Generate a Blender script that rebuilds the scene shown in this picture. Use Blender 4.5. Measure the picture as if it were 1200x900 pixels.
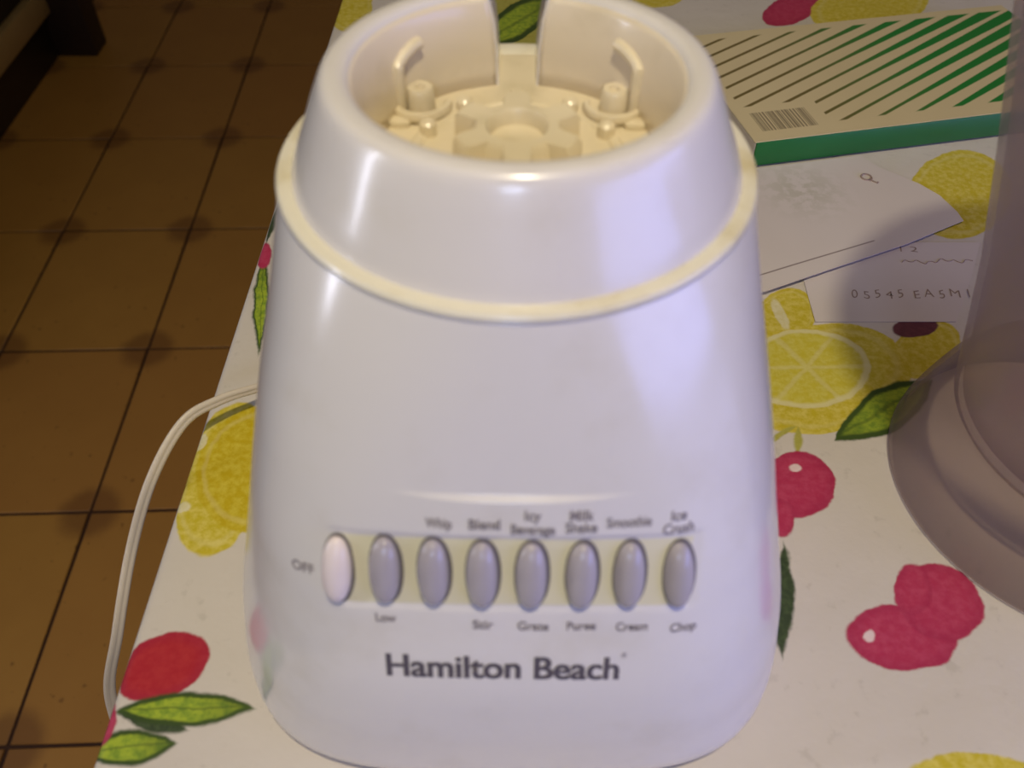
import bpy, bmesh, math, random
from math import sin, cos, pi, radians, sqrt, atan2
from mathutils import Vector, Matrix, Euler

for o in list(bpy.data.objects):
    bpy.data.objects.remove(o)
scene = bpy.context.scene
COL = scene.collection
random.seed(4)

# ------------------------------------------------------------ camera
PITCH, ROLL = radians(47.7), radians(0.6)
F = Vector((0, cos(PITCH), -sin(PITCH)))
R0 = Vector((1, 0, 0)); U0 = R0.cross(F)
Rv = R0 * cos(ROLL) + U0 * sin(ROLL)
Uv = -R0 * sin(ROLL) + U0 * cos(ROLL)
cam_data = bpy.data.cameras.new('camera')
cam_data.sensor_fit = 'HORIZONTAL'; cam_data.sensor_width = 36.0
cam_data.lens = 36.0 * 1000.0 / 1200.0
cam_data.clip_start = 0.01
cam_data.dof.use_dof = True
cam_data.dof.focus_distance = 0.45
cam_data.dof.aperture_fstop = 11.0
cam = bpy.data.objects.new('camera', cam_data)
COL.objects.link(cam)
cam.matrix_world = Matrix(((Rv.x, Uv.x, -F.x, -0.0007), (Rv.y, Uv.y, -F.y, -0.2),
                           (Rv.z, Uv.z, -F.z, 0.304), (0, 0, 0, 1)))
scene.camera = cam

# ------------------------------------------------------------ world, lights, exposure
world = bpy.data.worlds.new('world'); scene.world = world
world.use_nodes = True
world.node_tree.nodes['Background'].inputs[0].default_value = (0.90, 0.70, 0.50, 1)
world.node_tree.nodes['Background'].inputs[1].default_value = 0.05

def lamp(name, kind, loc, energy, color, size, aim=None):
    d = bpy.data.lights.new(name, kind); d.energy = energy; d.color = color
    if kind == 'AREA':
        d.shape = 'RECTANGLE'; d.size, d.size_y = size
    else:
        d.shadow_soft_size = size
    o = bpy.data.objects.new(name, d); COL.objects.link(o); o.location = loc
    if aim is not None:
        o.rotation_euler = (Vector(aim) - Vector(loc)).to_track_quat('-Z', 'Y').to_euler()
    return o

lamp('ceiling_lamp', 'POINT', (0.04, -0.29, 1.00), 23.5, (1.0, 0.86, 0.60), 0.03)
lamp('window_light', 'AREA', (-0.04, -1.18, 0.70), 2.6, (0.55, 0.66, 1.0), (0.2, 0.2), (0, 0, 0.05))
lamp('side_window', 'AREA', (1.15, -0.50, 0.27), 9.5, (0.32, 0.36, 1.0), (1.3, 0.48), (0, 0, 0.20))
lamp('left_window', 'AREA', (-1.15, -0.20, 0.40), 3.4, (0.82, 0.84, 1.0), (0.05, 0.60), (0, 0, 0.12))

scene.view_settings.view_transform = 'Standard'
scene.view_settings.look = 'None'
scene.view_settings.gamma = 1.0
scene.view_settings.use_curve_mapping = False
scene.view_settings.exposure = 0.0

# ------------------------------------------------------------ helpers
def link(o, parent=None):
    COL.objects.link(o)
    if parent is not None: o.parent = parent
    return o
def tag(o, label, cat, group=None):
    o['label'] = label; o['category'] = cat
    if group: o['group'] = group
    return o
def thing(name, label, cat, loc=(0, 0, 0), rz=0, group=None):
    o = bpy.data.objects.new(name, None); o.empty_display_size = 0.02
    o.location = loc; o.rotation_euler = (0, 0, rz); link(o)
    return tag(o, label, cat, group)
def mesh_obj(name, verts, faces, mat, parent=None, smooth=True, angle=40):
    me = bpy.data.meshes.new(name); me.from_pydata([tuple(v) for v in verts], [], faces); me.update()
    bm = bmesh.new(); bm.from_mesh(me)
    bmesh.ops.recalc_face_normals(bm, faces=bm.faces)
    bm.to_mesh(me); bm.free()
    if smooth:
        me.polygons.foreach_set('use_smooth', [True] * len(me.polygons))
        me.set_sharp_from_angle(angle=radians(angle))
    if mat: me.materials.append(mat)
    return link(bpy.data.objects.new(name, me), parent)
def bm_obj(name, bm, mat, parent=None, smooth=True, angle=40):
    bmesh.ops.recalc_face_normals(bm, faces=bm.faces)
    me = bpy.data.meshes.new(name); bm.to_mesh(me); bm.free()
    if smooth:
        me.polygons.foreach_set('use_smooth', [True] * len(me.polygons))
        me.set_sharp_from_angle(angle=radians(angle))
    if mat: me.materials.append(mat)
    return link(bpy.data.objects.new(name, me), parent)
def box_bm(bm, lo, hi, bevel=0.0, seg=2):
    r = bmesh.ops.create_cube(bm, size=1.0)
    c = [(lo[i] + hi[i]) / 2 for i in range(3)]; s = [hi[i] - lo[i] for i in range(3)]
    for v in r['verts']: v.co = Vector([c[i] + v.co[i] * s[i] for i in range(3)])
    if bevel:
        es = list({e for v in r['verts'] for e in v.link_edges})
        bmesh.ops.bevel(bm, geom=es, offset=bevel, segments=seg, affect='EDGES', profile=0.5)
def box(name, lo, hi, mat, parent=None, bevel=0.002, seg=2):
    bm = bmesh.new(); box_bm(bm, lo, hi, bevel, seg)
    return bm_obj(name, bm, mat, parent, smooth=True, angle=30)
def lathe(name, prof, mat, parent=None, n=96, closed=True, loc=(0, 0, 0), angle=35):
    vs, fs = [], []; m = len(prof)
    for k in range(n):
        a = 2 * pi * k / n
        for r, z in prof: vs.append((loc[0] + r * cos(a), loc[1] + r * sin(a), loc[2] + z))
    for k in range(n):
        k2 = (k + 1) % n
        for i in range(m if closed else m - 1):
            j = (i + 1) % m
            fs.append((k * m + i, k2 * m + i, k2 * m + j, k * m + j))
    if not closed:
        for e in (0, m - 1):
            if prof[e][0] > 1e-4: fs.append([k * m + e for k in range(n)])
    return mesh_obj(name, vs, fs, mat, parent, angle=angle)
def sweep(pts, rad, sides=10):
    """tube along points -> verts, faces; rad may be a list"""
    pts = [Vector(p) for p in pts]; n = len(pts); vs, fs = [], []
    up = Vector((0.3, 0.2, 1)).normalized()
    for i, p in enumerate(pts):
        t = (pts[min(i + 1, n - 1)] - pts[max(i - 1, 0)]).normalized()
        if abs(t.dot(up)) > .95: up = Vector((1, 0.1, 0.1)).normalized()
        s = t.cross(up).normalized(); u = s.cross(t).normalized(); up = u
        r = rad[i] if isinstance(rad, (list, tuple)) else rad
        for k in range(sides):
            a = 2 * pi * k / sides
            vs.append(p + s * (r * cos(a)) + u * (r * sin(a)))
    for i in range(n - 1):
        for k in range(sides):
            k2 = (k + 1) % sides
            fs.append((i * sides + k, i * sides + k2, (i + 1) * sides + k2, (i + 1) * sides + k))
    fs.append(list(range(sides))[::-1]); fs.append([(n - 1) * sides + k for k in range(sides)])
    return vs, fs
def spline(P, per=10):
    P = [Vector(p) for p in P]; out = []
    for i in range(len(P) - 1):
        p0, p1, p2, p3 = P[max(i - 1, 0)], P[i], P[i + 1], P[min(i + 2, len(P) - 1)]
        for k in range(per):
            t = k / per
            out.append(0.5 * ((2 * p1) + (p2 - p0) * t + (2 * p0 - 5 * p1 + 4 * p2 - p3) * t * t + (3 * p1 - p0 - 3 * p2 + p3) * t ** 3))
    out.append(P[-1]); return out

# ------------------------------------------------------------ node expressions
def lin(r, g, b):
    f = lambda c: (c / 255 / 12.92) if c / 255 <= 0.04045 else ((c / 255 + 0.055) / 1.055) ** 2.4
    return (f(r), f(g), f(b), 1.0)
class X:
    """a float socket in a node tree, with arithmetic"""
    def __init__(s, nt, sock): s.nt, s.s = nt, sock
    def op(s, kind, *args):
        n = s.nt.nodes.new('ShaderNodeMath'); n.operation = kind
        for i, a in enumerate((s,) + args):
            if isinstance(a, X): s.nt.links.new(a.s, n.inputs[i])
            else: n.inputs[i].default_value = a
        return X(s.nt, n.outputs[0])
    def __add__(s, o): return s.op('ADD', o)
    def __sub__(s, o): return s.op('SUBTRACT', o)
    def __mul__(s, o): return s.op('MULTIPLY', o)
    __radd__ = __add__; __rmul__ = __mul__
    def abs(s): return s.op('ABSOLUTE')
    def below(s, v, soft):                                     # 1 where s < v
        n = s.nt.nodes.new('ShaderNodeMapRange'); n.interpolation_type = 'SMOOTHSTEP'
        s.nt.links.new(s.s, n.inputs[0])
        n.inputs[1].default_value = v - soft; n.inputs[2].default_value = v + soft
        n.inputs[3].default_value = 1; n.inputs[4].default_value = 0
        return X(s.nt, n.outputs[0])
    def above(s, v, soft):
        return s.below(v, soft) * -1.0 + 1.0
class Mat:
    def __init__(self, name, color=(0.8, 0.8, 0.8, 1), rough=0.5, **kw):
        self.m = bpy.data.materials.new(name); self.m.use_nodes = True
        self.nt = self.m.node_tree; self.b = self.nt.nodes['Principled BSDF']
        self.b.inputs['Base Color'].default_value = color
        self.b.inputs['Roughness'].default_value = rough
        for k, v in kw.items(): self.b.inputs[k.replace('_', ' ')].default_value = v
    def coords(self, kind='Object'):
        tc = self.nt.nodes.new('ShaderNodeTexCoord'); self.vec = tc.outputs[kind]
        sp = self.nt.nodes.new('ShaderNodeSeparateXYZ'); self.nt.links.new(self.vec, sp.inputs[0])
        return [X(self.nt, sp.outputs[i]) for i in range(3)]
    def noise(self, scale, detail=3, rough=0.55, vec=None, out=0):
        n = self.nt.nodes.new('ShaderNodeTexNoise')
        n.inputs['Scale'].default_value = scale; n.inputs['Detail'].default_value = detail
        n.inputs['Roughness'].default_value = rough
        v = vec if vec is not None else getattr(self, 'vec', None)
        if v is not None: self.nt.links.new(v, n.inputs['Vector'])
        return X(self.nt, n.outputs['Fac'])
    def rgb(self, c):
        n = self.nt.nodes.new('ShaderNodeRGB'); n.outputs[0].default_value = c; return n.outputs[0]
    def mix(self, fac, a, b):
        n = self.nt.nodes.new('ShaderNodeMix'); n.data_type = 'RGBA'
        for sock, v in ((n.inputs[0], fac), (n.inputs[6], a), (n.inputs[7], b)):
            if isinstance(v, X): self.nt.links.new(v.s, sock)
            elif isinstance(v, bpy.types.NodeSocket): self.nt.links.new(v, sock)
            else: sock.default_value = v
        return n.outputs[2]
    def color(self, s): self.nt.links.new(s, self.b.inputs['Base Color'])
    def bump(self, x, strength=0.2, dist=0.001):
        n = self.nt.nodes.new('ShaderNodeBump'); n.inputs['Strength'].default_value = strength
        n.inputs['Distance'].default_value = dist
        self.nt.links.new(x.s, n.inputs['Height']); self.nt.links.new(n.outputs[0], self.b.inputs['Normal'])

# ------------------------------------------------------------ materials
def white_plastic(name, base, grime, amount, rough=0.22):
    m = Mat(name, base, rough, Coat_Weight=0.5, Coat_Roughness=0.16)
    m.coords()
    n = m.noise(38, 4).above(0.62, 0.14) * amount
    m.color(m.mix(n, base, grime)); return m.m
M_body = white_plastic('glossy_white_plastic', lin(222, 219, 218), lin(190, 182, 160), 0.22)
M_collar = white_plastic('white_collar_plastic', lin(222, 218, 216), lin(196, 186, 160), 0.25, 0.27)
M_lining = white_plastic('cream_lining_plastic', lin(226, 214, 192), lin(176, 160, 122), 0.35, 0.35)
M_cav = white_plastic('aged_cream_plastic', lin(226, 214, 186), lin(165, 150, 110), 0.45, 0.4)
M_ledge = white_plastic('yellowed_plastic', lin(226, 221, 204), lin(190, 174, 122), 0.75, 0.4)
M_strip = white_plastic('yellowed_panel_plastic', lin(222, 217, 188), lin(208, 201, 160), 0.5, 0.25)
M_btn = Mat('grey_button_plastic', lin(170, 164, 172), 0.20, Coat_Weight=0.2).m
M_btn_white = Mat('white_button_plastic', lin(232, 220, 220), 0.28, Coat_Weight=0.2).m
M_well = Mat('dark_button_gap', lin(92, 86, 88), 0.45).m
M_ink = Mat('dark_grey_ink', lin(84, 78, 90), 0.5).m
M_ink_light = Mat('pale_grey_ink', lin(138, 130, 136), 0.5).m
M_rubber = Mat('grey_rubber', lin(60, 58, 58), 0.7).m
M_cord = Mat('ivory_cord', lin(208, 196, 178), 0.45).m

# ------------------------------------------------------------ floor (tiles are pieces of it)
UNIT, COLW, FYAW, FZ = 0.3322, 0.2471, radians(2.453), -0.74
def floor_xy(gx, gy):
    x, y = gx - 1.7437 * UNIT, gy + 6.1558 * UNIT
    return (x * cos(FYAW) - y * sin(FYAW) - 0.0007, x * sin(FYAW) + y * cos(FYAW) - 0.2)
M_grout = Mat('dark_grout', lin(62, 34, 16), 0.8).m
def tile_material():
    m = Mat('brown_ceramic_tile', rough=0.5)
    x, y, z = m.coords()
    hx, hy = COLW / 2, UNIT / 2
    dx = x.abs() * -1.0 + hx; dy = y.abs() * -1.0 + hy
    w = m.noise(30, 2) * 0.02
    d = (dx * dx + dy * dy).op('SQRT') + w
    spot = d.below(0.052, 0.013) * 0.5
    oi = m.nt.nodes.new('ShaderNodeObjectInfo')
    rnd = X(m.nt, oi.outputs['Random'])
    n = m.noise(9, 5, 0.6)
    base = m.mix(n, lin(172, 124, 56), lin(192, 142, 66))
    base = m.mix(rnd * 0.35, base, lin(172, 114, 60))
    specks = m.noise(60, 2).above(0.70, 0.03) * 0.5
    base = m.mix(specks, base, lin(96, 58, 30))
    m.color(m.mix(spot, base, lin(92, 50, 30)))
    m.bump(m.noise(120, 3), 0.15, 0.001)
    return m.m
M_tile = tile_material()
floor = box('floor', (-2.6, -1.4, FZ - 0.06), (1.6, 4.2, FZ - 0.003), M_grout, None, 0)
floor['kind'] = 'structure'
bm = bmesh.new(); g = 0.0022
box_bm(bm, (-COLW / 2 + g, -UNIT / 2 + g, -0.0028), (COLW / 2 - g, UNIT / 2 - g, 0.0), 0.0012, 1)
first = bm_obj('tile', bm, M_tile, floor); used = False
for i in range(-9, 8):
    for j in range(-3, 10):
        x, y = floor_xy((i + 0.5) * COLW, -(j - 2.5 + 0.0) * UNIT)
        if not (-2.45 < x < 1.45 and -1.2 < y < 4.0): continue
        o = first if not used else first.copy()
        if used: link(o, floor)
        used = True
        o.location = (x, y, FZ + random.uniform(-0.0004, 0.0004)); o.rotation_euler = (0, 0, FYAW)

M_wall = Mat('cream_painted_wall', lin(190, 174, 150), 0.8)
M_wall.coords(); M_wall.color(M_wall.mix(M_wall.noise(3, 4), lin(184, 168, 144), lin(196, 180, 156))); M_wall = M_wall.m
for nm, lo, hi in (('wall_back', (-2.6, 3.7, FZ - 0.06), (1.6, 3.8, 1.9)), ('wall_left', (-2.6, -1.4, FZ - 0.06), (-2.5, 3.7, 1.9))):
    o = box(nm, lo, hi, M_wall, None, 0); o['kind'] = 'structure'

# ------------------------------------------------------------ bench at the far left
M_darkwood = Mat('dark_stained_wood', lin(38, 26, 24), 0.5)
M_darkwood.coords(); M_darkwood.color(M_darkwood.mix(M_darkwood.noise(14, 4), lin(30, 20, 20), lin(46, 32, 26))); M_darkwood = M_darkwood.m
M_palewood = Mat('pale_brown_wood', lin(120, 98, 60), 0.5)
M_palewood.coords(); M_palewood.color(M_palewood.mix(M_palewood.noise(20, 4), lin(170, 142, 92), lin(186, 156, 104))); M_palewood = M_palewood.m
bench = thing('bench', 'dark wooden bench with a pale lower rail standing on the brown tiled floor', 'bench', (-1.16, 1.84, FZ), radians(1.5))
box('leg', (0.0, 0.01, 0.0), (0.106, 0.09, 0.42), M_darkwood, bench, 0.004)
box('leg', (-0.46, 0.01, 0.0), (-0.36, 0.09, 0.42), M_darkwood, bench, 0.004)
box('leg', (0.0, -1.55, 0.0), (0.106, -1.47, 0.42), M_darkwood, bench, 0.004)
box('leg', (-0.46, -1.55, 0.0), (-0.36, -1.47, 0.42), M_darkwood, bench, 0.004)
box('side_panel', (-0.03, -1.47, 0.0), (0.01, 0.01, 0.42), M_darkwood, bench, 0.003)
o = box('rail', (0.01, -1.47, 0.112), (0.032, 0.01, 0.172), M_palewood, bench, 0.003); o['label'] = 'pale brown wooden lower rail'
box('seat', (-0.48, -1.58, 0.42), (0.12, 0.12, 0.455), M_darkwood, bench, 0.006)

# ------------------------------------------------------------ table under the cloth
TX0, TX1, TY0, TY1 = -0.143, 0.80, -0.45, 0.78
table = thing('table', 'wooden table standing under the fruit-printed cloth', 'table', (0, 0, FZ))
tz = -FZ
box('tabletop', (TX0 + 0.006, TY0 + 0.006, tz - 0.03), (TX1 - 0.006, TY1 - 0.006, tz - 0.0012), M_palewood, table, 0.004)
for lx in (TX0 + 0.03, TX1 - 0.09):
    for ly in (TY0 + 0.03, TY1 - 0.09):
        box('leg', (lx, ly, 0), (lx + 0.06, ly + 0.06, tz - 0.03), M_palewood, table, 0.004)
box('apron', (TX0 + 0.09, TY0 + 0.04, tz - 0.11), (TX1 - 0.09, TY0 + 0.06, tz - 0.03), M_palewood, table, 0.002)
box('apron', (TX0 + 0.09, TY1 - 0.06, tz - 0.11), (TX1 - 0.09, TY1 - 0.04, tz - 0.03), M_palewood, table, 0.002)

# ------------------------------------------------------------ tablecloth with printed fruit
PRINTS = [
('ell','lemon',-0.1266,0.0213,-0.0174,-0.0155,-0.0090,0.0383),
('ell','lemon2',-0.1116,0.0266,-0.0282,-0.0004,0.0036,-0.0348),
('ell','pale',-0.1417,0.0396,0.0031,0.0015,0.0011,-0.0044),
('ell','pale',-0.1400,0.0041,0.0034,0.0009,0.0007,-0.0026),
('ell','red',-0.1288,-0.0658,0.0166,0.0041,0.0024,-0.0127),
('leafd','dark',-0.1260,-0.0865,0.0128,-0.0028,0.0011,-0.0038),
('leaf','green',-0.1161,-0.0818,0.0251,0.0009,0.0017,-0.0063),
('leaf','green',-0.1323,-0.0953,0.0165,0.0013,0.0019,-0.0062),
('ell','crim',-0.1441,-0.0863,0.0041,0.0022,0.0030,-0.0073),
('leaf','green',-0.1334,0.1343,-0.0067,0.0395,-0.0038,-0.0014),
('ell','crim',-0.1397,0.1716,0.0044,0.0016,-0.0023,0.0113),
('leafd','dark',-0.1410,0.2003,-0.0000,0.0182,-0.0025,-0.0000),
('ell','lemon',-0.1361,0.4890,0.0189,0.0036,-0.0089,0.0490),
('ell','olive',-0.1422,0.3032,0.0053,0.0022,0.0012,-0.0134),
('ell','lemon',-0.0095,0.4967,-0.0220,-0.0053,-0.0020,0.0394),
('ell','olive',0.0004,0.4458,0.0422,0.0010,0.0002,-0.0642),  # added behind the slot: blender's shadow on the cloth, put into the print
('leaf','green',0.0010,0.4633,0.0335,0.0441,-0.0036,0.0305),
('ell','crim',0.2211,0.4881,0.0254,0.0116,-0.0071,-0.0273),
('ell','lemon',0.2876,0.4975,-0.0531,-0.0198,0.0069,0.0462),
('ell','lemon',0.1146,0.5029,0.0214,0.0037,-0.0015,-0.0142),
('ell','lemon',0.1401,0.1254,0.0186,0.0095,0.0017,0.0214),
('ell','pale',0.1388,0.1280,-0.0017,0.0119,0.0030,0.0013),
('ell','lemon',0.2711,0.2387,0.0325,0.0032,0.0160,0.0462),
('ell','lemon',0.2074,0.1040,0.0190,0.0051,-0.0064,-0.0200),
('ell','crim_shaded',0.2068,0.1188,0.0123,0.0015,-0.0021,-0.0069),  # crimson cherry lying in shade, the shade put into its colour
('ell','lemon',0.1508,0.0844,0.0433,0.0029,-0.0123,-0.0370),
('slice','slice',0.1441,0.0900,0.0320,0.0016,-0.0048,-0.0266),
('leaf','green',0.1754,0.0628,-0.0287,-0.0188,0.0021,-0.0119),
('leafd','olive',0.1297,0.0433,-0.0018,-0.0083,0.0019,0.0000),
('leafd','olive',0.1223,0.0467,-0.0080,-0.0051,-0.0004,-0.0020),
('ell','crim',0.1246,0.0195,0.0164,0.0002,-0.0038,-0.0177),
('ell','crim',0.1136,0.0021,0.0060,-0.0008,-0.0020,-0.0097),
('ell','glint',0.1249,0.0278,0.0027,0.0000,-0.0005,-0.0023),
('leafd','dark',0.1069,-0.0353,0.0058,0.0249,0.0040,0.0000),
('ell','crim',0.1488,-0.0513,0.0208,-0.0018,-0.0045,-0.0129),
('ell','crim',0.1684,-0.0361,0.0147,-0.0057,-0.0078,-0.0158),
('ell','crim',0.1593,-0.0310,0.0075,0.0001,0.0034,0.0112),
('ell','glint',0.1364,-0.0514,0.0023,0.0000,-0.0007,-0.0024),
('ell','lemon',0.1581,-0.1009,0.0220,0.0002,0.0023,0.0065),
]
EXTRA = [(0.40, -0.22), (0.56, 0.10), (0.30, 0.60), (-0.02, 0.62), (0.60, 0.45), (-0.01, 0.14), (0.47, -0.02), (0.05, -0.28), (0.66, -0.30)]
for ex, ey in EXTRA:
    a = random.uniform(0, 6.28); c, s = cos(a), sin(a)
    def rot(x, y): return (x * c - y * s, x * s + y * c)
    def put(k, col, x, y, ax, ay, bx, by):
        (x, y), (ax, ay), (bx, by) = rot(x, y), rot(ax, ay), rot(bx, by)
        PRINTS.append((k, col, ex + x, ey + y, ax, ay, bx, by))
    put('ell', 'lemon', 0, 0, 0.036, 0, 0, 0.028)
    put('leaf', 'green', 0.045, -0.012, 0.03, 0.012, -0.004, 0.010)
    put('ell', 'crim', -0.05, -0.02, 0.017, 0, 0, 0.014)
def cloth_material():
    m = Mat('printed_vinyl_cloth', rough=0.42)
    x, y, z = m.coords()
    # follow the cloth over the table edge and down
    fall = z.op('MINIMUM', 0.0)
    x = x + fall * x.op('LESS_THAN', TX0 + 0.003) - fall * x.op('GREATER_THAN', TX1 - 0.003)
    y = y + fall * y.op('LESS_THAN', TY0 + 0.003) - fall * y.op('GREATER_THAN', TY1 - 0.003)
    wob = m.noise(95, 3); wob2 = m.noise(60, 3, vec=None)
    fine = m.noise(260, 4, 0.65)
    xs = x + (wob - 0.5) * 0.004 + (fine - 0.5) * 0.0012
    ys = y + (wob2 - 0.5) * 0.004 + (fine - 0.5) * 0.0012
    big = m.noise(14, 4)
    col = m.mix(big, lin(202, 194, 182), lin(214, 206, 196))
    col = m.mix(m.noise(120, 3).above(0.66, 0.06) * 0.35, col, lin(176, 168, 156))
    C = {'lemon': (lin(196, 178, 44), lin(214, 198, 96)), 'lemon2': (lin(190, 166, 22), lin(204, 186, 60)),
         'pale': (lin(214, 204, 150), lin(222, 214, 176)), 'red': (lin(172, 36, 48), lin(180, 48, 54)),
         'crim_shaded': (lin(96, 52, 62), lin(110, 62, 70)), 'crim': (lin(178, 50, 84), lin(188, 68, 98)), 'dark': (lin(52, 66, 44), lin(74, 90, 58)),
         'green': (lin(164, 182, 54), lin(118, 146, 46)), 'olive': (lin(176, 172, 84), lin(166, 160, 70)),
         'glint': (lin(226, 200, 196), lin(230, 210, 206)), 'slice': (lin(202, 188, 60), lin(210, 200, 96))}
    tex = fine.above(0.52, 0.16)
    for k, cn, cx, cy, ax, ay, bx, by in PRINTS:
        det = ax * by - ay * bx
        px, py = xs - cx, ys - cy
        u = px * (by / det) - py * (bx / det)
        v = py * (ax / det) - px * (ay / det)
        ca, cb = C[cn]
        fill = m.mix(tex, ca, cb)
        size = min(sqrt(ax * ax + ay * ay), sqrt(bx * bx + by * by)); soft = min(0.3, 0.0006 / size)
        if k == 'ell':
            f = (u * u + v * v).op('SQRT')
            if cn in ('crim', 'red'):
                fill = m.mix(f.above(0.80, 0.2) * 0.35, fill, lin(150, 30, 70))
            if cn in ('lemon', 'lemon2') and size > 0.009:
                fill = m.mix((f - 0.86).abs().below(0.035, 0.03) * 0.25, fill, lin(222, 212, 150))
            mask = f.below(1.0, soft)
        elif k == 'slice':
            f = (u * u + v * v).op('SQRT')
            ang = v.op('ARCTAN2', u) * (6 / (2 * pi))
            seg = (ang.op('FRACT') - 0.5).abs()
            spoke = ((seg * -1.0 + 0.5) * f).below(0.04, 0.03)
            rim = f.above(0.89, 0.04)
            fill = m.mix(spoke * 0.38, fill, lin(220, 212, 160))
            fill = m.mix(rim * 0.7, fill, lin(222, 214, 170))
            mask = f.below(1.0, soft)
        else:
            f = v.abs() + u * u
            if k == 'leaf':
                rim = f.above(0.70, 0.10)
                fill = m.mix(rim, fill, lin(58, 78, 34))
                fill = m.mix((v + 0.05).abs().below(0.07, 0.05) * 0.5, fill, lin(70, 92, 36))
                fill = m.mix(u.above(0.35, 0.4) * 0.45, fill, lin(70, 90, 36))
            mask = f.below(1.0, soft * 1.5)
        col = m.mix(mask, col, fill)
    m.color(col)
    m.bump(m.noise(22, 4) + m.noise(320, 2) * 0.1, 0.4, 0.003)
    return m.m
def tablecloth():
    # loops from the middle of the top out over the edge and down
    rings = []; N = 320; rc = 0.022
    def outline(inset, drop, wave):
        pts = []
        x0, x1, y0, y1 = TX0 + inset, TX1 - inset, TY0 + inset, TY1 - inset
        r = max(0.003, rc - inset)
        W, H = x1 - x0 - 2 * r, y1 - y0 - 2 * r
        per = 2 * (W + H) + 2 * pi * r
        for k in range(N):
            s = per * k / N
            for (L, sx, sy, dx, dy, ca) in ((W, x0 + r, y0, 1, 0, -pi / 2), (H, x1, y0 + r, 0, 1, 0), (W, x1 - r, y1, -1, 0, pi / 2), (H, x0, y1 - r, 0, -1, pi)):
                if s <= L:
                    p = (sx + dx * s, sy + dy * s); nx, ny = (dy, -dx); break
                s -= L
                if s <= pi * r / 2:
                    a = ca + s / r; ex, ey = sx + dx * L - dy * r, sy + dy * L + dx * r
                    p = (ex + r * cos(a), ey + r * sin(a)); nx, ny = cos(a), sin(a); break
                s -= pi * r / 2
            t = 2 * pi * k / N
            w = wave * (0.5 + 0.5 * sin(37 * t) + 0.35 * sin(23 * t + 1) + 0.3)
            pts.append((p[0] + nx * w, p[1] + ny * w, drop))
        return pts
    for ins, dz, wv in ((0.20, 0, 0), (0.05, 0, 0), (0.012, 0, 0), (0.004, 0, 0), (0.0015, -0.0006, 0), (0.0002, -0.0025, 0), (0, -0.005, 0), (-0.001, -0.03, 0.001), (-0.001, -0.08, 0.004), (-0.001, -0.15, 0.009), (-0.001, -0.22, 0.013)):
        rings.append(outline(ins, dz, wv))
    vs = [p for r in rings for p in r]; fs = [list(range(N))]
    for i in range(len(rings) - 1):
        for k in range(N):
            k2 = (k + 1) % N
            fs.append((i * N + k, i * N + k2, (i + 1) * N + k2, (i + 1) * N + k))
    o = mesh_obj('tablecloth', vs, fs, cloth_material(), None, angle=60)
    md = o.modifiers.new('thickness', 'SOLIDIFY'); md.thickness = 0.0008; md.offset = -1
    return o
cloth = tag(tablecloth(), 'off-white tablecloth printed with lemons, cherries and green leaves', 'tablecloth')

# ------------------------------------------------------------ blender base
ZK=[.0,.004,.015,.035,.06,.09,.12,.15,.174]
AK=[.0925,.0963,.0994,.0968,.0905,.0832,.0763,.0687,.0635]
BK=[.1000,.1035,.1065,.1065,.1035,.0938,.0832,.0724,.0635]
NK=[4.1,4.0,3.5,3.3,3.3,3.3,3.0,2.5,2.0]
def smooth(xk,yk):
    xk=list(xk);yk=list(yk);n=len(xk)
    d=[(yk[i+1]-yk[i])/(xk[i+1]-xk[i]) for i in range(n-1)]
    m=[d[0]]+[0 if d[i-1]*d[i]<=0 else 2*d[i-1]*d[i]/(d[i-1]+d[i]) for i in range(1,n-1)]+[d[-1]]
    def g(x):
        x=min(max(x,xk[0]),xk[-1]);i=0
        while i<n-2 and x>xk[i+1]:i+=1
        h=xk[i+1]-xk[i];t=(x-xk[i])/h
        return (2*t**3-3*t*t+1)*yk[i]+(t**3-2*t*t+t)*h*m[i]+(-2*t**3+3*t*t)*yk[i+1]+(t**3-t*t)*h*m[i+1]
    return g
fa,fb,fn=smooth(ZK,AK),smooth(ZK,BK),smooth(ZK,NK)
def front_y(x,z):
    n=fn(z);return -fb(z)*max(1e-9,1-(abs(x)/fa(z))**n)**(1/n)
def smst(e0, e1, x):
    t = min(max((x - e0) / (e1 - e0), 0), 1); return t * t * (3 - 2 * t)
def row_z(x): return 0.1086 - 2.5 * x * x           # the line the button row follows
def relief(x, z):
    # outward step at the top of the control panel, fading downwards and to the sides
    side = 1 - smst(0.005, 0.034, abs(x))
    c = 0.1302 - 0.8 * x * x
    d = 0.0014 * side * smst(c + 0.0010, c - 0.0005, z) * smst(0.03, 0.10, z)
    # shallow trough the buttons sit in
    zr = z - row_z(x)
    t = smst(0.0122, 0.0100, abs(zr)) * smst(0.0500, 0.0465, abs(x - 0.0008))
    return d - 0.0007 * t
def panel_point(x, z, off=0.0):
    y = front_y(x, z)
    e = 0.0005
    n = Vector((-(front_y(x + e, z) - front_y(x - e, z)) / (2 * e), 1.0, -(front_y(x, z + e) - front_y(x, z - e)) / (2 * e)))
    n = -n.normalized()
    return Vector((x, y, z)) + n * (relief(x, z) + off), n
blender = thing('blender', 'glossy white blender base with one white and seven grey buttons, no jar on it', 'blender', (0, 0, 0))
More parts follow.
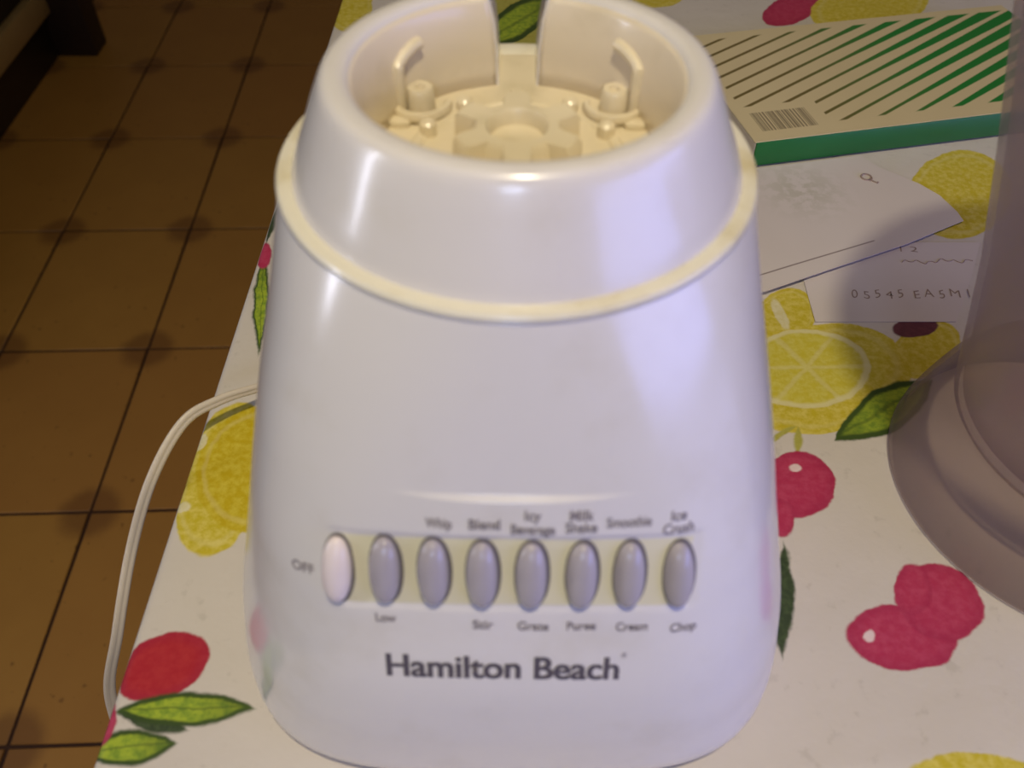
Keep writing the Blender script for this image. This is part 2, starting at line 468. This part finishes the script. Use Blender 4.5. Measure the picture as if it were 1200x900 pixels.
def body_mesh():
    NP = 360
    zs = [0.003, 0.0036, 0.005, 0.007, 0.01, 0.014, 0.018, 0.023, 0.028] + [0.033 + 0.006 * k for k in range(8)]
    z = 0.080
    while z < 0.132: zs.append(z); z += 0.0002 if z > 0.1275 else 0.0006
    z = 0.134
    while z < 0.1715: zs.append(z); z += 0.003
    zs += [0.1722, 0.1732, 0.1738]
    vs, fs = [], []
    def ring(zz, k=1.0, zo=None):
        a, bf, n = fa(zz) * k, fb(zz) * k, fn(zz)
        for i in range(NP):
            ph = 2 * pi * i / NP; c, s = cos(ph), sin(ph)
            b = bf if s < 0 else (a + (bf - a) * 0.5)
            r = ((abs(c) / a) ** n + (abs(s) / b) ** n) ** (-1 / n)
            x, y = r * c, r * s
            if s < -0.2 and k == 1.0:
                y -= relief(x, zz)
            vs.append((x, y, zz if zo is None else zo))
    ring(0.003, 0.965, 0.0020)
    ring(0.003, 0.985, 0.0023)
    for zz in zs: ring(zz)
    ring(0.174, 0.992, 0.1742); ring(0.174, 0.93, 0.1743)
    m = len(vs) // NP
    for i in range(m - 1):
        for k in range(NP):
            k2 = (k + 1) % NP
            fs.append((i * NP + k, i * NP + k2, (i + 1) * NP + k2, (i + 1) * NP + k))
    fs.append(list(range(NP))); fs.append([(m - 1) * NP + k for k in range(NP)])
    return mesh_obj('body', vs, fs, M_body, blender, angle=50)
body = body_mesh()
for fx in (-0.068, 0.068):
    for fy in (-0.07, 0.066):
        lathe('foot', [(0.0, 0.0006), (0.008, 0.0006), (0.0085, 0.0012), (0.0085, 0.0022), (0.0, 0.0022)], M_rubber, blender, 24, False, (fx, fy, 0))
o = lathe('ledge_ring', [(0.0575, 0.1736), (0.0634, 0.1736), (0.0640, 0.1742), (0.0640, 0.1751), (0.0634, 0.1759), (0.0622, 0.1762), (0.0590, 0.1758), (0.0575, 0.1752)], M_ledge, blender, 160)
o['label'] = 'yellowed ring where the collar meets the body'
def collar():
    prof = [(0.0602, 0.1745), (0.0596, 0.1765), (0.0573, 0.1822), (0.0546, 0.1880), (0.0524, 0.1935), (0.0501, 0.1985), (0.0491, 0.2004),
            (0.0481, 0.2015), (0.0468, 0.2020), (0.0445, 0.2020), (0.0430, 0.2018), (0.0420, 0.2010), (0.0414, 0.1992),
            (0.0400, 0.1940), (0.0394, 0.1870), (0.0390, 0.1800), (0.0388, 0.1745)]
    N = 160; m = len(prof); vs, fs = [], []
    for k in range(N + 1):
        for r, z in prof:
            t = max(0.0, (z - 0.1745) / 0.0275)
            w = 0.0056 + 0.0008 * t + 0.0028 * t ** 5
            a0 = math.asin(w / r)
            a = pi / 2 + a0 + (2 * pi - 2 * a0) * k / N
            vs.append((r * cos(a), r * sin(a), z))
    for k in range(N):
        for i in range(m):
            j = (i + 1) % m
            fs.append((k * m + i, (k + 1) * m + i, (k + 1) * m + j, k * m + j))
    fs.append(list(range(m))); fs.append([N * m + i for i in range(m)])
    o = mesh_obj('collar', vs, fs, M_collar, blender, angle=50)
    o['label'] = 'white jar collar with a slot at the back'
    return o
col_o = collar()
def lining():
    prof = [(0.0417, 0.2003), (0.0411, 0.1985), (0.0397, 0.1940), (0.0391, 0.1870), (0.0387, 0.1800), (0.0385, 0.1748)]
    N = 140; m = len(prof); vs, fs = [], []
    for k in range(N + 1):
        for r, z in prof:
            t = max(0.0, (z - 0.1745) / 0.0275)
            a0 = math.asin((0.0062 + 0.0008 * t + 0.0028 * t ** 5) / r)
            a = pi / 2 + a0 + (2 * pi - 2 * a0) * k / N
            vs.append((r * cos(a), r * sin(a), z))
    for k in range(N):
        for i in range(m - 1):
            fs.append((k * m + i, (k + 1) * m + i, (k + 1) * m + i + 1, k * m + i + 1))
    o = mesh_obj('collar_lining', vs, fs, M_lining, blender)
    o.modifiers.new('thickness', 'SOLIDIFY').thickness = 0.0003
    o['label'] = 'cream inner wall of the collar'
lining()
lathe('jar_seat', [(0.0, 0.1738), (0.0580, 0.1738), (0.0580, 0.1752), (0.0300, 0.1752), (0.0290, 0.1760), (0.0270, 0.1760), (0.0260, 0.1752), (0.0, 0.1752)], M_cav, blender, 96, False)
def coupling():
    # toothed drive coupling: hub with six blunt lobes and a socket
    bm = bmesh.new(); N = 96; rings = []
    for (rs, z, lob) in ((0.0185, 0.1750, 0.20), (0.0182, 0.1812, 0.22), (0.0170, 0.1826, 0.24), (0.0085, 0.1826, 0.0), (0.0078, 0.1818, 0.0), (0.0074, 0.1780, 0.0)):
        rr = []
        for k in range(N):
            a = 2 * pi * k / N
            w = 0.5 + 0.5 * cos(6 * a + pi / 2 * 2)
            w = smst(0.25, 0.75, w)
            r = rs * (1 - lob * (1 - w) * 1.5) if lob else rs
            rr.append(bm.verts.new((r * cos(a), r * sin(a) + 0.004, z)))
        rings.append(rr)
    for i in range(len(rings) - 1):
        for k in range(N):
            k2 = (k + 1) % N
            bm.faces.new((rings[i][k], rings[i][k2], rings[i + 1][k2], rings[i + 1][k]))
    bm.faces.new(rings[-1]); bm.faces.new(rings[0])
    return bm_obj('drive_coupling', bm, M_cav, blender, angle=40)
coupling()
for s in (-1, 1):
    # moulded post with a half-round wall in front of it, and a hooked rib up the inner wall
    px_, py_ = s * 0.0275, 0.0235
    lathe('post', [(0.0, 0.1745), (0.0042, 0.1745), (0.0040, 0.1815), (0.0034, 0.1825), (0.0016, 0.1825), (0.0013, 0.1812), (0.0, 0.1812)], M_cav, blender, 24, False, (px_, py_, 0))
    pts = [(px_ + 0.0078 * cos(a), py_ + 0.0078 * sin(a), 0.1768) for a in [pi + pi * k / 14 for k in range(15)]]
    vs, fs = sweep(pts, 0.0013, 8); mesh_obj('boss_wall', [(v[0], v[1], 0.1745 + (v[2] - 0.1745) * 1.2) for v in vs], fs, M_cav, blender)
    P = []
    for k in range(14):
        z = 0.1750 + 0.0145 * k / 13; a = radians(32)
        P.append((s * 0.0388 * cos(a), 0.0388 * sin(a), z))
    for k in range(1, 10):
        a = radians(32 + 14 * k / 9); z = 0.1895 + 0.0035 * sin(k / 9 * pi / 2)
        P.append((s * 0.0392 * cos(a), 0.0392 * sin(a), z))
    vs, fs = sweep(P, 0.0017, 10); mesh_obj('locating_rib', vs, fs, M_cav, blender)
    box('rib_foot', (min(s * 0.030, s * 0.036), 0.0135, 0.1745), (max(s * 0.030, s * 0.036), 0.018, 0.1772), M_cav, blender, 0.0012)
for k in range(5):
    a = radians(20 + 35 * k)
    lathe('stud', [(0.0, 0.1745), (0.0026, 0.1745), (0.0024, 0.1785), (0.0016, 0.1792), (0.0, 0.1792)], M_cav, blender, 16, False, (0.0262 * cos(a), 0.0262 * sin(a) + 0.002, 0))

# control strip: the yellowed bottom of the trough
def strip():
    NX, NZ = 120, 24; vs, fs = [], []
    for i in range(NX + 1):
        for j in range(NZ + 1):
            x = -0.0462 + 0.0938 * i / NX; z = row_z(x) - 0.0101 + 0.0202 * j / NZ
            p, n = panel_point(x, z, 0.00012); vs.append(p)
    for i in range(NX):
        for j in range(NZ):
            a = i * (NZ + 1) + j; fs.append((a, a + NZ + 1, a + NZ + 2, a + 1))
    o = mesh_obj('button_strip', vs, fs, M_strip, blender)
    o['label'] = 'yellowed strip behind the buttons'
strip()
BTN = [(-0.0466, 0.1032), (-0.0334, 0.1066), (-0.0205, 0.1080), (-0.0079, 0.1084), (0.0047, 0.1083), (0.0177, 0.1077), (0.0303, 0.1064), (0.0439, 0.1034)]
def dome(rx, rz, h, base, mat, name, parent, loc, n, flat=False):
    NU, NV = 28, 9; vs, fs = [], []
    up = Vector((0, 0, 1)); sx = up.cross(n).normalized(); sz = n.cross(sx).normalized()
    # profile from the skirt up to the crown
    prof = [(1.0, -base), (1.0, 0.0)] + [(cos(t), sin(t)) for t in [pi / 2 * k / NV for k in range(1, NV)]]
    for i, (r, hh) in enumerate(prof):
        for k in range(NU):
            a = 2 * pi * k / NU
            ca, sa = cos(a), sin(a)
            q = r / (abs(ca) ** 2.15 + abs(sa) ** 2.15) ** (1 / 2.15)
            vs.append(loc + sx * (rx * q * ca) + sz * (rz * q * sa) + n * (hh * h if i > 1 else hh))
    vs.append(loc + n * h)
    for i in range(len(prof) - 1):
        for k in range(NU):
            k2 = (k + 1) % NU
            fs.append((i * NU + k, i * NU + k2, (i + 1) * NU + k2, (i + 1) * NU + k))
    t = len(prof) - 1
    for k in range(NU): fs.append((t * NU + k, t * NU + (k + 1) % NU, len(vs) - 1))
    fs.append(list(range(NU)))
    return mesh_obj(name, vs, fs, mat, parent, angle=50)
for i, (bx, bz) in enumerate(BTN):
    p, n = panel_point(bx, bz, 0.0)
    n2 = Vector((n.x * 0.5, n.y, n.z)).normalized()
    b = dome(0.0041, 0.0104, 0.0034, 0.0012, M_btn_white if i == 0 else M_btn, 'button', blender, p + n2 * 0.0013, n2)
    if i == 0: b['label'] = 'white off button'
    w = dome(0.0047, 0.0111, 0.0004, 0.0018, M_well, 'button_gap', b, p + n2 * 0.0006 + Vector((0.0003, 0, 0)), n2)
# printed lettering, wrapped on the panel
def lettering(txt, x0, x1, zmid, h, mat, weight=0.0, tilt=0.0, spacing=1.0, bold=0.0):
    cu = bpy.data.curves.new('lettering', 'FONT'); cu.body = txt; cu.size = 1.0; cu.offset = weight
    cu.space_character = spacing
    t = bpy.data.objects.new('lettering_source', cu); COL.objects.link(t)
    dg = bpy.context.evaluated_depsgraph_get()
    me = bpy.data.meshes.new_from_object(t.evaluated_get(dg))
    bpy.data.objects.remove(t)
    xs = [v.co.x for v in me.vertices]; a, b = min(xs), max(xs)
    bm = bmesh.new(); bm.from_mesh(me)
    if bold:
        dup = bmesh.ops.duplicate(bm, geom=bm.faces[:] + bm.edges[:] + bm.verts[:])
        for e in dup['geom']:
            if isinstance(e, bmesh.types.BMVert): e.co.x += bold
    for k in range(1, 40):
        c = a + (b - a) * k / 40
        bmesh.ops.bisect_plane(bm, geom=bm.verts[:] + bm.edges[:] + bm.faces[:], plane_co=(c, 0, 0), plane_no=(1, 0, 0))
    sc = (x1 - x0) / (b - a); xc = (x0 + x1) / 2; zb = row_z(xc)
    for v in bm.verts:
        x = x0 + (v.co.x - a) * sc
        dz = (v.co.y - 0.35) * h / 0.70
        z = zmid + dz * 0.93 + (row_z(x) - zb) * 0.8 + (x - xc) * tilt
        v.co = panel_point(x, z, 0.00016)[0]
    bm.to_mesh(me); bm.free(); me.materials.clear(); me.materials.append(mat); me.name = 'lettering'
    return link(bpy.data.objects.new('lettering', me), blender)
L = M_ink_light
lettering('Hamilton Beach', -0.0350, 0.0297, 0.0772, 0.0084, M_ink, 0.014, -0.006, 1.0, 0.035)
lettering('®', 0.0302, 0.0318, 0.0796, 0.0018, L)
lettering('OFF', -0.0605, -0.0535, 0.0985, 0.0030, L, 0.02, 0.1)
for t, xc, z, w in (('Whip', -0.0187, 0.1228, 0.0066), ('Blend', -0.0072, 0.1234, 0.0078), ('Icy', 0.0048, 0.1261, 0.0040), ('Beverage', 0.0049, 0.1221, 0.0110),
                    ('Milk', 0.0170, 0.1256, 0.0060), ('Shake', 0.0170, 0.1221, 0.0080), ('Smoothie', 0.0292, 0.1221, 0.0116), ('Ice', 0.0423, 0.1208, 0.0042), ('Crush', 0.0425, 0.1172, 0.0084),
                    ('Low', -0.0341, 0.0912, 0.0056), ('Stir', -0.0078, 0.0921, 0.0054), ('Grate', 0.0056, 0.0918, 0.0082), ('Puree', 0.0185, 0.0913, 0.0078), ('Cream', 0.0324, 0.0893, 0.0088), ('Chop', 0.0471, 0.0857, 0.0076)):
    lettering(t, xc - w / 2, xc + w / 2, z, 0.0031, L, 0.012, 0, 1.0, 0.025)
# flat twin cord, leaving the back of the base and going over the table edge
def cord():
    path = spline([(-0.060, 0.0780, 0.0075), (-0.085, 0.0790, 0.0085), (-0.104, 0.0680, 0.011), (-0.117, 0.0587, 0.015), (-0.1308, 0.0484, 0.018), (-0.143, 0.0357, 0.018), (-0.1541, 0.0154, 0.006),
                   (-0.1656, -0.0031, -0.02), (-0.1739, -0.0283, -0.05), (-0.1880, -0.0410, -0.095), (-0.1900, -0.050, -0.16), (-0.184, -0.055, -0.30), (-0.180, -0.06, -0.50), (-0.185, -0.09, -0.68), (-0.22, -0.14, FZ + 0.006), (-0.20, -0.30, FZ + 0.005), (-0.12, -0.45, FZ + 0.005)], 14)
    vs, fs = [], []
    up = Vector((0, 0, 1))
    n = len(path)
    for i, p in enumerate(path):
        t = (path[min(i + 1, n - 1)] - path[max(i - 1, 0)]).normalized()
        s = Vector((0.65, 0.45, -0.6)); s = (s - t * s.dot(t)).normalized(); u = t.cross(s).normalized()
        for k in range(20):
            a = 2 * pi * k / 20
            r = 0.00155 * (1 + 0.75 * abs(cos(a)) ** 1.6)
            vs.append(p + s * (r * cos(a)) + u * (0.00165 * sin(a) * (0.55 + 0.45 * abs(cos(a)) ** 0.8 if abs(sin(a)) > .9 else 1)))
    for i in range(n - 1):
        for k in range(20):
            k2 = (k + 1) % 20
            fs.append((i * 20 + k, i * 20 + k2, (i + 1) * 20 + k2, (i + 1) * 20 + k))
    fs.append(list(range(20))); fs.append([(n - 1) * 20 + k for k in range(20)])
    o = mesh_obj('power_cord', vs, fs, M_cord, blender, angle=70)
    o['label'] = 'ivory twin power cord'
cord()

# ------------------------------------------------------------ green striped box
def stripe_material():
    m = Mat('green_striped_card', rough=0.38)
    x, y, z = m.coords()
    # local x along the front edge, y into depth; stripes rise to the right and widen to the right and the back
    s = (y - x * 0.505) * (1 / 0.0136) + 39.87
    d = (s.op('FRACT') - 0.5).abs()
    grow = (x * 1.55 + y * 0.5)
    width = ((grow - 0.10) * 1.1).op('MAXIMUM', 0.10).op('MINIMUM', 0.36)
    mask = (d - width).below(0.0, 0.035)
    margin = y.above(0.0135, 0.0008) * y.below(0.133, 0.0008) * x.above(0.006, 0.0008)
    barx = x.above(0.002, 0.0005) * x.below(0.056, 0.0005) * y.below(0.041, 0.0005)
    mask = mask * margin * (barx * -1.0 + 1.0)
    green = m.mix(x.above(0.10, 0.06), lin(112, 98, 54), lin(34, 124, 50))  # brown left end: a reflection on the stripes, put into their colour
    card = m.mix(m.noise(30, 3), lin(206, 190, 146), lin(214, 198, 154))
    col = m.mix(mask, card, green)
    bn = m.nt.nodes.new('ShaderNodeTexNoise'); bn.noise_dimensions = '1D'; bn.inputs['Scale'].default_value = 900; bn.inputs['Detail'].default_value = 1
    m.nt.links.new(x.s, bn.inputs['W'])
    bars = X(m.nt, bn.outputs['Fac']).above(0.48, 0.05)
    area = x.above(0.0085, 0.0004) * x.below(0.046, 0.0004) * y.above(0.0115, 0.0004) * y.below(0.033, 0.0004)
    col = m.mix(bars * area * 0.75, col, lin(96, 84, 66))
    m.color(col); return m.m
M_green = Mat('green_card', lin(26, 112, 52), 0.4)
M_green.coords(); M_green.color(M_green.mix(M_green.noise(40, 3), lin(26, 100, 42), lin(32, 112, 48))); M_green = M_green.m
M_flap = Mat('grey_card_edge', lin(168, 156, 136), 0.6).m
carton = thing('box', 'flat cream box with green diagonal stripes and a green front edge', 'box', (0.1480, 0.2612, 0.0016), radians(13.0))
box('box_body', (0, 0, 0), (0.262, 0.142, 0.0164), M_green, carton, 0.0008)
o = box('striped_top', (-0.0012, 0.0006, 0.0164), (0.2616, 0.1414, 0.0169), stripe_material(), carton, 0.0002, 1); o['label'] = 'cream card top with green stripes and a barcode'
o = box('end_flap', (-0.0012, 0.001, 0.0008), (0.0, 0.141, 0.0160), M_flap, carton, 0.0004, 1); o['label'] = 'greyish card end flap'

# ------------------------------------------------------------ papers
def paper_mat(name, kind):
    m = Mat(name, rough=0.55); x, y, z = m.coords()
    col = m.mix(m.noise(18, 4), lin(206, 196, 190), lin(214, 204, 198))
    if kind == 'slip':
        d = ((x - 0.1745) * (x - 0.1745) + (y - 0.237) * (y - 0.237)).op('SQRT')
        sm = d.below(0.020, 0.02) * m.noise(160, 3).above(0.5, 0.1) * 0.5
        col = m.mix(sm, col, lin(168, 164, 140))
        ln = (y - 0.1572 - (x - 0.1383) * 0.449).abs().below(0.0005, 0.0003) * x.below(0.2035, 0.001)
        col = m.mix(ln * 0.8, col, lin(110, 92, 90))
    m.color(col); m.bump(m.noise(40, 3), 0.1, 0.001); return m.m
def sheet(name, pts, zf, mat, parent=None):
    bm = bmesh.new(); f = bm.faces.new([bm.verts.new((x, y, 0)) for x, y in pts])
    bmesh.ops.triangulate(bm, faces=[f])
    bmesh.ops.subdivide_edges(bm, edges=bm.edges[:], cuts=3, use_grid_fill=True)
    for v in bm.verts: v.co.z = zf(v.co.x, v.co.y)
    r = bmesh.ops.extrude_face_region(bm, geom=bm.faces[:])
    for e in r['geom']:
        if isinstance(e, bmesh.types.BMVert): e.co.z += 0.00022
    return bm_obj(name, bm, mat, parent, angle=30)
def flat_text(txt, x0, y0, x1, y1, h, zf, mat, parent, shear=0.2, weight=-0.004, name='handwriting'):
    cu = bpy.data.curves.new(name, 'FONT'); cu.body = txt; cu.size = 1; cu.offset = weight; cu.shear = shear
    t = bpy.data.objects.new('text_source', cu); COL.objects.link(t)
    me = bpy.data.meshes.new_from_object(t.evaluated_get(bpy.context.evaluated_depsgraph_get())); bpy.data.objects.remove(t)
    xs = [v.co.x for v in me.vertices]; a, b = min(xs), max(xs)
    d = Vector((x1 - x0, y1 - y0)); L_ = d.length; d.normalize()
    for v in me.vertices:
        u = (v.co.x - a) / (b - a) * L_; w = v.co.y / 0.7 * h + 0.0008 * sin(u * 500)
        x, y = x0 + d.x * u - d.y * w, y0 + d.y * u + d.x * w
        v.co = (x, y, zf(x, y) + 0.00030)
    me.materials.clear(); me.materials.append(mat); me.name = name
    return link(bpy.data.objects.new(name, me), parent)
M_pen = Mat('grey_pen_ink', lin(148, 128, 118), 0.6).m
PA = [(0.1300, 0.1400), (0.2210, 0.1836), (0.2450, 0.1975), (0.2612, 0.2068), (0.2606, 0.2160), (0.2560, 0.2330), (0.2480, 0.2450), (0.2380, 0.2545), (0.2290, 0.2620), (0.2197, 0.2760), (0.1464, 0.2590), (0.1250, 0.2500), (0.1180, 0.1900)]
zA = lambda x, y: 0.0009 + max(0.0, min(0.0026, (0.250 - y) * 0.030))
pa = sheet('paper_slip', PA, zA, paper_mat('paper_with_print', 'slip'))
tag(pa, 'white paper slip with a curved right end lying in front of the striped box', 'paper')
PB = [(0.1568, 0.1530), (0.1557, 0.1218), (0.2289, 0.1229), (0.2480, 0.1560), (0.2651, 0.1889), (0.2318, 0.1884), (0.1900, 0.1860), (0.1620, 0.1780)]
zB = lambda x, y: 0.0005
pb = sheet('handwritten_note', PB, zB, paper_mat('plain_paper', 'note'))
tag(pb, 'white paper strip with faint handwriting, partly under the curved slip', 'paper')
flat_text('0 5 5 4 5  E A 5 M 1', 0.1800, 0.1400, 0.2440, 0.1420, 0.0062, zB, M_pen, pb)
flat_text('1 2', 0.2170, 0.1795, 0.2270, 0.1800, 0.0050, zB, M_pen, pb)
pts = [(0.2150 + 0.0021 * k, 0.1702 + 0.0012 * sin(k * 1.9) + 0.0010 * sin(k * 0.7) + 0.00012 * k, 0.00082) for k in range(20)]
vs, fs = sweep(spline(pts, 4), 0.00025, 6); mesh_obj('handwriting', vs, fs, M_pen, pb)
P = []
for k in range(30):
    a = -1.2 + 2 * pi * 1.15 * k / 29; r = 0.0036 - 0.00004 * k
    P.append((0.2168 + r * cos(a), 0.2512 + 1.1 * r * sin(a), 0.0013))
P += [(0.2195, 0.2475, 0.0013), (0.2222, 0.2450, 0.0013), (0.2228, 0.2462, 0.0013)]
vs, fs = sweep(P, 0.0006, 6); mesh_obj('printed_mark', vs, fs, M_pen, pa)

# ------------------------------------------------------------ translucent jar at the right
def jar_material():
    m = Mat('smoky_clear_plastic', lin(170, 154, 158), 0.25)
    x, y, z = m.coords()
    m.color(m.mix(m.noise(40, 3), lin(158, 142, 146), lin(176, 160, 162)))
    t = m.nt.nodes.new('ShaderNodeBsdfTransparent'); t.inputs[0].default_value = (0.86, 0.82, 0.79, 1)
    mx = m.nt.nodes.new('ShaderNodeMixShader')
    lw = m.nt.nodes.new('ShaderNodeLayerWeight'); lw.inputs[0].default_value = 0.35
    fac = X(m.nt, lw.outputs['Facing']) * 0.5 + 0.07
    m.nt.links.new(fac.s, mx.inputs[0])
    m.nt.links.new(t.outputs[0], mx.inputs[1]); m.nt.links.new(m.b.outputs[0], mx.inputs[2])
    out = m.nt.nodes['Material Output']; m.nt.links.new(mx.outputs[0], out.inputs[0])
    return m.m
M_jar = jar_material()
jar = thing('jar', 'smoky translucent plastic jar on a wide flared foot beside the blender base', 'jar', (0.243, 0.020, 0.0))
lathe('foot_skirt', [(0.0755, 0.0008), (0.0765, 0.0020), (0.0762, 0.0060), (0.0742, 0.0150), (0.0716, 0.0240), (0.0690, 0.0320), (0.0650, 0.0390), (0.0625, 0.0415),
                     (0.0605, 0.0400), (0.0640, 0.0360), (0.0672, 0.0300), (0.0698, 0.0220), (0.0724, 0.0140), (0.0742, 0.0060), (0.0742, 0.0008)], M_jar, jar, 128)
lathe('jar_wall', [(0.0600, 0.0380), (0.0630, 0.0420), (0.0690, 0.0710), (0.0755, 0.1010), (0.0870, 0.1430), (0.0940, 0.1670), (0.1010, 0.1900), (0.1040, 0.2020), (0.1046, 0.2040),
                   (0.1030, 0.2046), (0.1012, 0.2030), (0.0985, 0.1910), (0.0912, 0.1670), (0.0842, 0.1430), (0.0727, 0.1010), (0.0662, 0.0710), (0.0602, 0.0440), (0.0, 0.0430), (0.0, 0.0380)], M_jar, jar, 128, False)
